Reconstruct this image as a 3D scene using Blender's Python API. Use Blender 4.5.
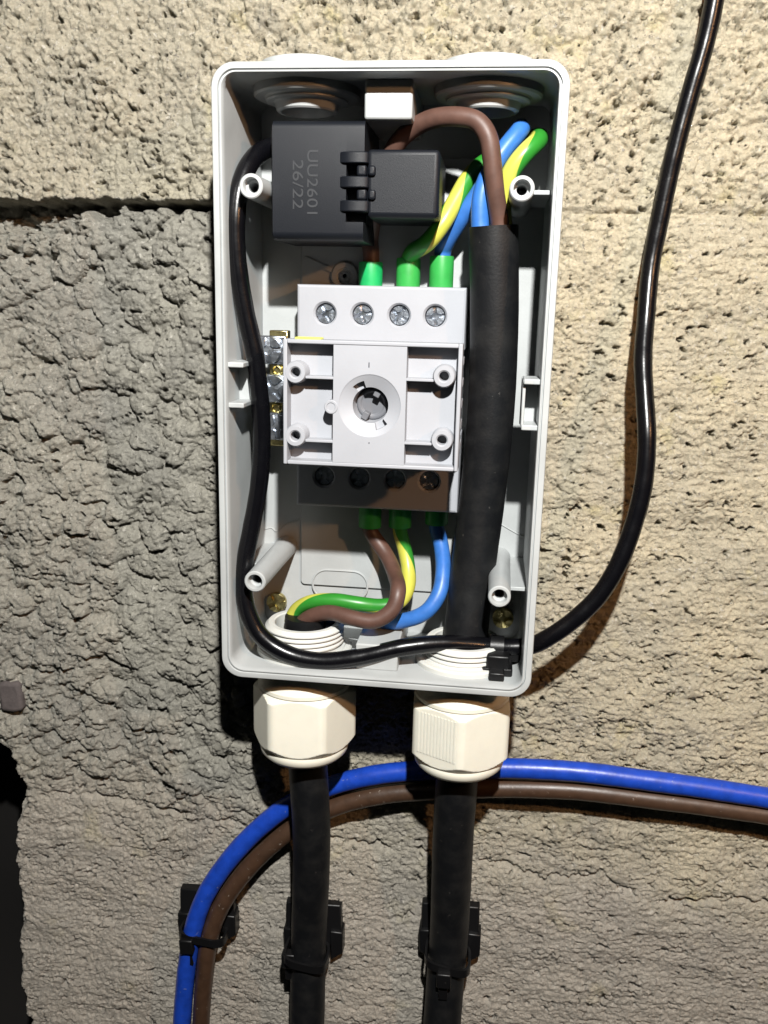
import bpy, math, random
import numpy as np
from mathutils import Vector, Matrix

# ------------------------------------------------------------------ units
# everything is laid out in millimetres in the frame of the enclosure:
# x to the right, y up, z out of the wall (z = 0 is the open rim of the box).
MM = 0.001
def B(p):
    return Vector((p[0]*MM, -p[2]*MM, p[1]*MM))

for o in list(bpy.data.objects):
    bpy.data.objects.remove(o)
S = bpy.context.scene
COL = S.collection
random.seed(7)

# ------------------------------------------------------------------ camera
CAM = np.array([32.25, 26.62, 251.68])
RX = np.array([0.9919543680, 0.0234441850, -0.1244061972])     # camera right
RY = np.array([0.0510969589, -0.9732451767, 0.2240154609])     # camera down
RZ = np.array([-0.1158258715, -0.2285698933, -0.9666127308])   # camera forward
FPX = 894.7
cd = bpy.data.cameras.new('camera')
cam = bpy.data.objects.new('camera', cd); COL.objects.link(cam)
cd.sensor_fit = 'VERTICAL'; cd.sensor_height = 36.0; cd.lens = FPX/1024*36.0
cd.clip_start = 0.005; cd.clip_end = 20
def bv(a): return Vector((a[0], -a[2], a[1]))
r_, u_, b_ = bv(RX), -bv(RY), -bv(RZ)
m = Matrix((r_, u_, b_)).transposed().to_4x4()
m.translation = B(CAM)
cam.matrix_world = m
S.camera = cam
def at(u, v, z):
    d = RX*((u-384)/FPX) + RY*((v-512)/FPX) + RZ
    t = (z-CAM[2])/d[2]
    return CAM + t*d

# ------------------------------------------------------------------ world, lamps, exposure
w = bpy.data.worlds.new('World'); S.world = w; w.use_nodes = True
bg = w.node_tree.nodes['Background']
bg.inputs[0].default_value = (0.84, 0.95, 0.90, 1); bg.inputs[1].default_value = 0.008

def spot(name, pos, target, power, color, radius, size, blend):
    l = bpy.data.lights.new(name, 'SPOT'); l.energy = power; l.color = color
    l.shadow_soft_size = radius; l.spot_size = math.radians(size); l.spot_blend = blend
    o = bpy.data.objects.new(name, l); COL.objects.link(o)
    o.location = B(pos)
    o.rotation_euler = (B(target)-B(pos)).to_track_quat('-Z', 'Y').to_euler()
    return o
spot('hand_torch', (63, 232, 312), (20, -40, -46), 17.0, (1.0, 0.985, 0.95), 0.006, 125, 0.6)
spot('work_lamp', (322, 172, 312), (0, -60, -46), 2.1, (1.0, 0.50, 0.22), 0.012, 120, 0.8)
S.cycles.diffuse_bounces = 1
S.view_settings.view_transform = 'Standard'
S.view_settings.look = 'None'
S.view_settings.exposure = 0.0
S.view_settings.gamma = 1.0
S.view_settings.use_curve_mapping = False

# ------------------------------------------------------------------ materials
def mat(name, color, rough=0.5, metal=0.0, spec=0.5, var=0.0, vscale=300, bump=0.0, bscale=900,
        sss=0.0, specks=None, coat=0.0, rvar=0.0, var2=None):
    M = bpy.data.materials.new(name); M.use_nodes = True
    nt = M.node_tree; N = nt.nodes; L = nt.links
    p = N['Principled BSDF']
    p.inputs['Base Color'].default_value = (*color, 1)
    p.inputs['Roughness'].default_value = rough
    p.inputs['Metallic'].default_value = metal
    p.inputs['Specular IOR Level'].default_value = spec
    p.inputs['Coat Weight'].default_value = coat
    if sss:
        p.inputs['Subsurface Weight'].default_value = sss
        p.inputs['Subsurface Radius'].default_value = (0.0012, 0.001, 0.0008)
        p.inputs['Subsurface Scale'].default_value = 1.0
    tc = N.new('ShaderNodeTexCoord')
    sock = None
    if var:
        n = N.new('ShaderNodeTexNoise'); n.inputs['Scale'].default_value = vscale
        n.inputs['Detail'].default_value = 6; n.inputs['Roughness'].default_value = 0.6
        L.new(tc.outputs['Object'], n.inputs['Vector'])
        mx = N.new('ShaderNodeMix'); mx.data_type = 'RGBA'
        c2 = var2 or tuple(c*(1-var) for c in color)
        mx.inputs[6].default_value = (*color, 1); mx.inputs[7].default_value = (*c2, 1)
        mr = N.new('ShaderNodeMapRange'); mr.inputs[1].default_value = 0.42; mr.inputs[2].default_value = 0.72
        L.new(n.outputs['Fac'], mr.inputs[0]); L.new(mr.outputs[0], mx.inputs[0])
        sock = mx.outputs[2]
    if specks:
        (sc, thr, scol) = specks
        n = N.new('ShaderNodeTexNoise'); n.inputs['Scale'].default_value = sc
        n.inputs['Detail'].default_value = 5; n.inputs['Roughness'].default_value = 0.7
        L.new(tc.outputs['Object'], n.inputs['Vector'])
        mr = N.new('ShaderNodeMapRange'); mr.inputs[1].default_value = thr; mr.inputs[2].default_value = thr+0.05
        L.new(n.outputs['Fac'], mr.inputs[0])
        mx = N.new('ShaderNodeMix'); mx.data_type = 'RGBA'
        if sock: L.new(sock, mx.inputs[6])
        else: mx.inputs[6].default_value = (*color, 1)
        mx.inputs[7].default_value = (*scol, 1)
        L.new(mr.outputs[0], mx.inputs[0]); sock = mx.outputs[2]
    if sock: L.new(sock, p.inputs['Base Color'])
    if rvar:
        n = N.new('ShaderNodeTexNoise'); n.inputs['Scale'].default_value = 220
        n.inputs['Detail'].default_value = 4
        L.new(tc.outputs['Object'], n.inputs['Vector'])
        mr = N.new('ShaderNodeMapRange'); mr.inputs[3].default_value = max(0.05, rough-rvar); mr.inputs[4].default_value = rough+rvar
        L.new(n.outputs['Fac'], mr.inputs[0]); L.new(mr.outputs[0], p.inputs['Roughness'])
    if bump:
        n = N.new('ShaderNodeTexNoise'); n.inputs['Scale'].default_value = bscale
        n.inputs['Detail'].default_value = 4
        L.new(tc.outputs['Object'], n.inputs['Vector'])
        bp = N.new('ShaderNodeBump'); bp.inputs['Strength'].default_value = bump
        bp.inputs['Distance'].default_value = 0.0004
        L.new(n.outputs['Fac'], bp.inputs['Height']); L.new(bp.outputs[0], p.inputs['Normal'])
    return M

M = {}
M['shell'] = mat('grey_white_plastic', (0.42, 0.44, 0.44), 0.38, spec=0.4, var=0.16, vscale=45, bump=0.08, bscale=1500, rvar=0.1,
                 specks=(520, 0.70, (0.30, 0.28, 0.24)))
M['switch'] = mat('switch_plastic', (0.345, 0.357, 0.385), 0.5, spec=0.35, var=0.05, vscale=90, bump=0.06, bscale=1800)
M['ivory'] = mat('ivory_nylon', (0.74, 0.72, 0.62), 0.42, spec=0.4, sss=0.25, var=0.06, vscale=120, bump=0.05)
M['gland_white'] = mat('white_nylon', (0.60, 0.605, 0.57), 0.42, spec=0.4, sss=0.2, var=0.05, vscale=120, bump=0.05)
M['black'] = mat('black_plastic', (0.0058, 0.0072, 0.0105), 0.46, spec=0.28, bump=0.16, bscale=5200, specks=(1900, 0.69, (0.05, 0.055, 0.065)))
M['tie'] = mat('black_nylon', (0.0045, 0.0045, 0.005), 0.4, spec=0.35, bump=0.1, bscale=1500, specks=(500, 0.72, (0.08, 0.075, 0.07)))
M['sheath'] = mat('black_sheath', (0.0045, 0.005, 0.006), 0.52, spec=0.3, var=0.5, vscale=150, bump=0.15, bscale=1200,
                  specks=(380, 0.66, (0.055, 0.052, 0.048)), var2=(0.013, 0.013, 0.013))
M['lead'] = mat('shiny_black_pvc', (0.0025, 0.0025, 0.0035), 0.26, spec=0.38, bump=0.12, bscale=500, specks=(700, 0.72, (0.09, 0.08, 0.07)), rvar=0.08)
M['brown'] = mat('brown_pvc', (0.098, 0.050, 0.037), 0.5, var=0.25, vscale=250, bump=0.08, rvar=0.1)
M['blue'] = mat('blue_pvc', (0.035, 0.15, 0.48), 0.42, var=0.2, vscale=250, bump=0.06, rvar=0.08)
M['wall_blue'] = mat('royal_blue_pvc', (0.010, 0.055, 0.42), 0.36, var=0.3, vscale=250, bump=0.12, bscale=700,
                     specks=(420, 0.65, (0.22, 0.26, 0.40)), rvar=0.1)
M['wall_brown'] = mat('dark_brown_pvc', (0.058, 0.031, 0.018), 0.42, var=0.3, vscale=250, bump=0.12, bscale=700,
                      specks=(420, 0.65, (0.24, 0.20, 0.165)), rvar=0.1)
M['ferrule'] = mat('green_nylon', (0.032, 0.33, 0.06), 0.42, sss=0.15, var=0.2, vscale=200)
M['ferrule2'] = mat('emerald_nylon', (0.01, 0.36, 0.10), 0.42, sss=0.15, var=0.2, vscale=200)
M['brass'] = mat('brass', (0.60, 0.52, 0.24), 0.28, metal=1.0, var=0.4, vscale=500, bump=0.4, bscale=800)
M['steel'] = mat('zinc_steel', (0.62, 0.67, 0.74), 0.30, metal=1.0, var=0.4, vscale=700, bump=0.4, bscale=700)
M['copper'] = mat('red_brown_core', (0.28, 0.13, 0.10), 0.4, var=0.5, vscale=700, bump=0.5)
M['hole'] = mat('dark_bore', (0.06, 0.06, 0.07), 0.5)
M['socket'] = mat('socket_plastic', (0.13, 0.135, 0.15), 0.5)
M['print'] = mat('moulded_lettering', (0.017, 0.019, 0.023), 0.6)
M['yellow'] = mat('yellow_tape', (0.75, 0.78, 0.10), 0.5)
M['stone'] = mat('purple_stone', (0.095, 0.08, 0.078), 0.85, var=0.3, vscale=300, bump=0.4)
M['dark'] = mat('hollow_shade', (0.0030, 0.0018, 0.0010), 0.95, var=0.4, vscale=60, bump=0.5, bscale=200)  # shade of the unlit hollow painted as a near-black colour

def gy_material(name, phase, twist):
    Mx = bpy.data.materials.new(name); Mx.use_nodes = True
    nt = Mx.node_tree; N = nt.nodes; L = nt.links; p = N['Principled BSDF']
    p.inputs['Roughness'].default_value = 0.36
    uv = N.new('ShaderNodeUVMap'); uv.uv_map = 'UVMap'
    sp = N.new('ShaderNodeSeparateXYZ'); L.new(uv.outputs[0], sp.inputs[0])
    a = N.new('ShaderNodeMath'); a.operation = 'MULTIPLY_ADD'
    a.inputs[1].default_value = twist; a.inputs[2].default_value = phase
    L.new(sp.outputs[0], a.inputs[0])
    b = N.new('ShaderNodeMath'); b.operation = 'ADD'; L.new(a.outputs[0], b.inputs[0]); L.new(sp.outputs[1], b.inputs[1])
    f = N.new('ShaderNodeMath'); f.operation = 'FRACT'; L.new(b.outputs[0], f.inputs[0])
    c = N.new('ShaderNodeMath'); c.operation = 'SUBTRACT'; c.inputs[1].default_value = 0.5; L.new(f.outputs[0], c.inputs[0])
    d = N.new('ShaderNodeMath'); d.operation = 'ABSOLUTE'; L.new(c.outputs[0], d.inputs[0])
    r = N.new('ShaderNodeMapRange'); r.inputs[1].default_value = 0.17; r.inputs[2].default_value = 0.19
    L.new(d.outputs[0], r.inputs[0])
    tc = N.new('ShaderNodeTexCoord'); n = N.new('ShaderNodeTexNoise'); n.inputs['Scale'].default_value = 250
    L.new(tc.outputs['Object'], n.inputs['Vector'])
    mx = N.new('ShaderNodeMix'); mx.data_type = 'RGBA'
    mx.inputs[6].default_value = (0.50, 0.50, 0.075, 1); mx.inputs[7].default_value = (0.024, 0.21, 0.022, 1)
    L.new(r.outputs[0], mx.inputs[0])
    hs = N.new('ShaderNodeHueSaturation'); L.new(mx.outputs[2], hs.inputs['Color'])
    mr = N.new('ShaderNodeMapRange'); mr.inputs[3].default_value = 0.85; mr.inputs[4].default_value = 1.12
    L.new(n.outputs['Fac'], mr.inputs[0]); L.new(mr.outputs[0], hs.inputs['Value'])
    L.new(hs.outputs[0], p.inputs['Base Color'])
    return Mx

def wall_material():
    Mx = bpy.data.materials.new('rough_concrete'); Mx.use_nodes = True
    nt = Mx.node_tree; N = nt.nodes; L = nt.links; p = N['Principled BSDF']
    p.inputs['Roughness'].default_value = 0.9; p.inputs['Specular IOR Level'].default_value = 0.25
    ge = N.new('ShaderNodeNewGeometry')
    def noise(sc, det=6, rough=0.6, off=0):
        mp = N.new('ShaderNodeMapping'); mp.inputs['Location'].default_value = (off, off*0.7, off*1.3)
        L.new(ge.outputs['Position'], mp.inputs['Vector'])
        n = N.new('ShaderNodeTexNoise'); n.inputs['Scale'].default_value = sc
        n.inputs['Detail'].default_value = det; n.inputs['Roughness'].default_value = rough
        L.new(mp.outputs[0], n.inputs['Vector']); return n.outputs['Fac']
    def rng(s, a, b, c=0.0, d=1.0):
        mr = N.new('ShaderNodeMapRange'); mr.inputs[1].default_value = a; mr.inputs[2].default_value = b
        mr.inputs[3].default_value = c; mr.inputs[4].default_value = d
        L.new(s, mr.inputs[0]); return mr.outputs[0]
    def mix(fac, a, b, mode='MIX'):
        mx = N.new('ShaderNodeMix'); mx.data_type = 'RGBA'; mx.blend_type = mode
        if isinstance(fac, float): mx.inputs[0].default_value = fac
        else: L.new(fac, mx.inputs[0])
        for i, c in ((6, a), (7, b)):
            if isinstance(c, tuple): mx.inputs[i].default_value = (*c, 1)
            else: L.new(c, mx.inputs[i])
        return mx.outputs[2]
    def mul(a, b):
        m_ = N.new('ShaderNodeMath'); m_.operation = 'MULTIPLY'; L.new(a, m_.inputs[0]); L.new(b, m_.inputs[1]); return m_.outputs[0]
    att = N.new('ShaderNodeAttribute'); att.attribute_name = 'tint'      # cement type: 0 grey render, 1 sandy block
    sep = N.new('ShaderNodeSeparateColor'); L.new(att.outputs['Color'], sep.inputs[0])
    grey = mix(rng(noise(28, 5), 0.35, 0.7), (0.37, 0.355, 0.305), (0.285, 0.278, 0.25))
    sand = mix(rng(noise(35, 5, off=3), 0.35, 0.7), (0.58, 0.515, 0.375), (0.46, 0.42, 0.325))
    c = mix(sep.outputs[0], grey, sand)
    c = mix(sep.outputs[1], c, mix(rng(noise(40, 5, off=7), 0.35, 0.7), (0.47, 0.43, 0.375), (0.39, 0.365, 0.325)))
    c = mix(mul(rng(noise(55, 4, off=9), 0.60, 0.74, 0, 0.8), sep.outputs[0]), c, (0.52, 0.46, 0.25))      # yellow stain
    c = mix(rng(noise(22, 4, off=5), 0.60, 0.75, 0, 0.55), c, (0.20, 0.20, 0.195))
    c = mix(rng(noise(900, 4, 0.7), 0.3, 0.75), mix(1.0, c, (1.13, 1.12, 1.10), 'MULTIPLY'), mix(1.0, c, (0.74, 0.74, 0.74), 'MULTIPLY'))
    c = mix(rng(noise(620, 3, 0.6, off=2), 0.62, 0.67, 0, 0.6), c, (0.62, 0.59, 0.52))   # pale sand grains
    c = mix(rng(noise(560, 3, 0.6, off=12), 0.63, 0.68, 0, 0.6), c, (0.13, 0.125, 0.12)) # dark grains
    L.new(c, p.inputs['Base Color'])
    b1 = N.new('ShaderNodeBump'); b1.inputs['Strength'].default_value = 1.0; b1.inputs['Distance'].default_value = 0.0010
    L.new(noise(1500, 6, 0.7), b1.inputs['Height'])
    b2 = N.new('ShaderNodeBump'); b2.inputs['Strength'].default_value = 0.7; b2.inputs['Distance'].default_value = 0.0014
    L.new(noise(520, 5, 0.6, off=4), b2.inputs['Height']); L.new(b1.outputs[0], b2.inputs['Normal'])
    L.new(b2.outputs[0], p.inputs['Normal'])
    return Mx
M['wall'] = wall_material()

# ------------------------------------------------------------------ mesh helpers
def tag(o, label, cat=None, group=None, kind=None):
    if label: o['label'] = label
    if cat: o['category'] = cat
    if group: o['group'] = group
    if kind: o['kind'] = kind
    return o
def thing(name, base, label=None, cat=None, group=None, kind=None):
    o = bpy.data.objects.new(name, None); COL.objects.link(o)
    o.empty_display_size = 0.01
    o.location = B(base); o['_b'] = list(base)
    return tag(o, label, cat, group, kind)
def root_loc(o):
    v = Vector((0, 0, 0))
    while o:
        v += o.location; o = o.parent
    return v

class MB:
    def __init__(s): s.v = []; s.f = []; s.uv = None
    def add(s, vs, fs):
        n = len(s.v); s.v += [tuple(map(float, p)) for p in vs]; s.f += [tuple(i+n for i in f) for f in fs]; return s
    def box(s, a, b):
        x0, x1 = sorted((a[0], b[0])); y0, y1 = sorted((a[1], b[1])); z0, z1 = sorted((a[2], b[2]))
        return s.add([(x0,y0,z0),(x1,y0,z0),(x1,y1,z0),(x0,y1,z0),(x0,y0,z1),(x1,y0,z1),(x1,y1,z1),(x0,y1,z1)],
                     [(3,2,1,0),(4,5,6,7),(0,1,5,4),(1,2,6,5),(2,3,7,6),(3,0,4,7)])
    def obox(s, c, ax, ay, az):
        c, ax, ay, az = map(np.array, (c, ax, ay, az)); vs = []
        for k in (-1, 1):
            for (i, j) in ((-1,-1),(1,-1),(1,1),(-1,1)): vs.append(c+ax*i+ay*j+az*k)
        return s.add(vs, [(3,2,1,0),(4,5,6,7),(0,1,5,4),(1,2,6,5),(2,3,7,6),(3,0,4,7)])
    def prism(s, poly, z0, z1):               # poly counter-clockwise in xy
        n = len(poly)
        vs = [(x, y, z0) for x, y in poly]+[(x, y, z1) for x, y in poly]
        fs = [tuple(range(n-1, -1, -1)), tuple(range(n, 2*n))]+[(i, (i+1) % n, n+(i+1) % n, n+i) for i in range(n)]
        return s.add(vs, fs)
    def loft(s, rings, cap0=False, cap1=False, closed=True):
        n = len(rings[0]); vs = [p for r in rings for p in r]; fs = []
        for k in range(len(rings)-1):
            for i in range(n if closed else n-1):
                j = (i+1) % n; fs.append((k*n+i, k*n+j, (k+1)*n+j, (k+1)*n+i))
        if cap0: fs.append(tuple(range(n-1, -1, -1)))
        if cap1: fs.append(tuple((len(rings)-1)*n+i for i in range(n)))
        return s.add(vs, fs)
    def lathe(s, c, axis, prof, n=40, cap0=True, cap1=True):   # prof: (radius, height along axis)
        c = np.array(c, float); a = np.array(axis, float); a /= np.linalg.norm(a)
        t = np.array((0, 0, 1.)) if abs(a[2]) < 0.9 else np.array((1., 0, 0))
        e1 = np.cross(t, a); e1 /= np.linalg.norm(e1); e2 = np.cross(a, e1)
        rings = [[c+a*h+r*(e1*math.cos(2*math.pi*i/n)+e2*math.sin(2*math.pi*i/n)) for i in range(n)] for r, h in prof]
        return s.loft(rings, cap0, cap1)
    def build(s, name, material, parent=None, bevel=0, seg=2, smooth=35, base=None, label=None):
        if parent is not None: off = root_loc(parent)
        elif base is not None: off = B(base)
        else: off = Vector((0, 0, 0))
        me = bpy.data.meshes.new(name)
        me.from_pydata([B(p)-off for p in s.v], [], s.f)
        if s.uv:
            ul = me.uv_layers.new(name='UVMap')
            for lp in me.loops: pass
            data = np.empty(len(me.loops)*2, dtype=np.float32); k = 0
            for fi, f in enumerate(s.f):
                for q in range(len(f)):
                    data[k] = s.uv[fi][q][0]; data[k+1] = s.uv[fi][q][1]; k += 2
            ul.data.foreach_set('uv', data)
        me.validate(); me.update()
        import bmesh
        bm = bmesh.new(); bm.from_mesh(me); bmesh.ops.recalc_face_normals(bm, faces=bm.faces); bm.to_mesh(me); bm.free()
        for p in me.polygons: p.use_smooth = True
        me.set_sharp_from_angle(angle=math.radians(smooth))
        me.materials.append(material)
        o = bpy.data.objects.new(name, me); COL.objects.link(o)
        if parent is not None: o.parent = parent
        else: o.location = off
        if bevel:
            b = o.modifiers.new('bevel', 'BEVEL'); b.width = bevel*MM; b.segments = seg
            b.limit_method = 'ANGLE'; b.angle_limit = math.radians(40); b.harden_normals = False
        if label: o['label'] = label
        return o

def catmull(pts, step=1.0):
    P = [np.array(p, float) for p in pts]
    P = [2*P[0]-P[1]]+P+[2*P[-1]-P[-2]]
    out = []
    for i in range(1, len(P)-2):
        p0, p1, p2, p3 = P[i-1:i+3]
        n = max(2, int(np.linalg.norm(p2-p1)/step))
        t0 = 0; t1 = np.linalg.norm(p1-p0)**.5+1e-6; t2 = t1+np.linalg.norm(p2-p1)**.5+1e-6; t3 = t2+np.linalg.norm(p3-p2)**.5+1e-6
        for k in range(n):
            t = t1+(t2-t1)*k/n
            A1 = (t1-t)/(t1-t0)*p0+(t-t0)/(t1-t0)*p1; A2 = (t2-t)/(t2-t1)*p1+(t-t1)/(t2-t1)*p2; A3 = (t3-t)/(t3-t2)*p2+(t-t2)/(t3-t2)*p3
            B1 = (t2-t)/(t2-t0)*A1+(t-t0)/(t2-t0)*A2; B2 = (t3-t)/(t3-t1)*A2+(t-t1)/(t3-t1)*A3
            out.append((t2-t)/(t2-t1)*B1+(t-t1)/(t2-t1)*B2)
    out.append(P[-2]); return out

def tube(pts, r, n=20, step=1.0, smooth=2, wob=0.0, cap=True):
    C = np.array(catmull(pts, step))
    for _ in range(smooth):
        D = C.copy(); D[1:-1] = (C[:-2]+2*C[1:-1]+C[2:])/4; C = D
    T = np.gradient(C, axis=0); T /= np.linalg.norm(T, axis=1)[:, None]
    nrm = np.cross(T[0], (0.3, 0.2, 1.0)); nrm /= np.linalg.norm(nrm)
    rings = []; ln = 0; us = []
    rr = r if callable(r) else (lambda q: r)
    for i, (c, t) in enumerate(zip(C, T)):
        nrm = nrm-t*np.dot(nrm, t); nrm /= np.linalg.norm(nrm); bn = np.cross(t, nrm)
        if i: ln += np.linalg.norm(C[i]-C[i-1])
        us.append(ln)
        q = rr(i/(len(C)-1))*(1+wob*math.sin(ln*0.31)+wob*0.7*math.sin(ln*0.83+1))
        rings.append([c+q*(nrm*math.cos(2*math.pi*k/n)+bn*math.sin(2*math.pi*k/n)) for k in range(n)])
    mb = MB(); mb.loft(rings, cap, cap)
    uv = []
    for k in range(len(rings)-1):
        for i in range(n):
            uv.append(((us[k], i/n), (us[k], (i+1)/n), (us[k+1], (i+1)/n), (us[k+1], i/n)))
    if cap:
        uv.append([(0, 0)]*n); uv.append([(ln, 0)]*n)
    mb.uv = uv
    return mb

def rrect(hw, hh, r, z, cx=0, cy=0, n=8):
    pts = []
    for (sx, sy, a0) in ((1, 1, 0), (-1, 1, 90), (-1, -1, 180), (1, -1, 270)):
        for k in range(n+1):
            a = math.radians(a0+90*k/n)
            pts.append((cx+sx*(hw-r)+r*math.cos(a), cy+sy*(hh-r)+r*math.sin(a), z))
    return pts

def holed_cell(mb, x0, x1, y0, y1, z, cx, cy, r, n=28):
    """rectangle in the z plane with a round hole; returns the hole ring"""
    ang = [2*math.pi*k/n for k in range(n)]
    ang += [math.atan2(y-cy, x-cx) % (2*math.pi) for x in (x0, x1) for y in (y0, y1)]
    ang = sorted(set(round(a, 6) for a in ang)); inner = []; outer = []
    for a in ang:
        c, s = math.cos(a), math.sin(a); t = 1e9
        if c > 1e-9: t = min(t, (x1-cx)/c)
        if c < -1e-9: t = min(t, (x0-cx)/c)
        if s > 1e-9: t = min(t, (y1-cy)/s)
        if s < -1e-9: t = min(t, (y0-cy)/s)
        inner.append((cx+r*c, cy+r*s, z)); outer.append((cx+t*c, cy+t*s, z))
    mb.loft([outer, inner])
    return inner
def scale_ring(ring, cx, cy, k, z): return [(cx+(x-cx)*k, cy+(y-cy)*k, z) for x, y, _ in ring]

def screw(parent, name, c, r, material, rot=0.0, h=0.7):
    """cross-recess screw head facing +z: base disc and four raised sectors"""
    mb = MB(); cx, cy, cz = c
    mb.lathe(c, (0, 0, 1), [(r, -2.0), (r, -h), (r*0.97, -h+0.05)], 28)
    g = r*0.17
    for k in range(4):
        a0 = rot+k*math.pi/2
        ca, sa = math.cos(a0), math.sin(a0)
        loc = []
        R = r*0.97
        t0 = math.asin(g/R); loc.append((g*2.0, g))
        for q in range(7):
            t = t0+(math.pi/2-2*t0)*q/6; loc.append((R*math.cos(t), R*math.sin(t)))
        loc.append((g, g*2.0))
        poly = [(cx+x*ca-y*sa, cy+x*sa+y*ca) for x, y in loc]
        mb.prism(poly, cz-h-0.02, cz)
    return mb.build(name, material, parent, bevel=0.12, seg=1)

# ------------------------------------------------------------------ wall (displaced concrete)
def _hash(ix, iy, seed):
    h = (ix.astype(np.int64)*374761393+iy.astype(np.int64)*668265263+seed*1442695041) & 0xFFFFFFFF
    h = ((h ^ (h >> 13))*1274126177) & 0xFFFFFFFF
    h = ((h ^ (h >> 16))*2246822519) & 0xFFFFFFFF
    return ((h ^ (h >> 15)) & 0xFFFFFF)/float(0xFFFFFF)
def perlin(x, y, seed):
    ix = np.floor(x); iy = np.floor(y); fx = x-ix; fy = y-iy
    u = fx*fx*fx*(fx*(fx*6-15)+10); v = fy*fy*fy*(fy*(fy*6-15)+10)
    def g(dx, dy):
        a = _hash(ix+dx, iy+dy, seed)*2*np.pi
        return np.cos(a)*(fx-dx)+np.sin(a)*(fy-dy)
    a = g(0, 0)+(g(1, 0)-g(0, 0))*u; b = g(0, 1)+(g(1, 1)-g(0, 1))*u
    return (a+(b-a)*v)*1.5
def fbm(x, y, seed, octv=4, gain=0.5):
    s = 0; a = 1; f = 1
    for k in range(octv):
        s = s+a*perlin(x*f+k*17.3, y*f+k*5.1, seed+k); a *= gain; f *= 2.03
    return s
def worley(x, y, seed):
    ix = np.floor(x); iy = np.floor(y)
    f1 = np.full(x.shape, 9.); f2 = np.full(x.shape, 9.); idv = np.zeros(x.shape)
    for dx in (-1, 0, 1):
        for dy in (-1, 0, 1):
            cx = ix+dx; cy = iy+dy
            px = cx+_hash(cx, cy, seed); py = cy+_hash(cx, cy, seed+91)
            d = np.hypot(px-x, py-y)
            m1 = d < f1
            f2 = np.where(m1, f1, np.minimum(f2, d)); idv = np.where(m1, _hash(cx, cy, seed+7), idv); f1 = np.where(m1, d, f1)
    return f1, f2, idv
def sstep(a, b, x):
    t = np.clip((x-a)/(b-a), 0, 1); return t*t*(3-2*t)
def pl(pts, x):      # polyline
    return np.interp(x, [p[0] for p in pts], [p[1] for p in pts])

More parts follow.
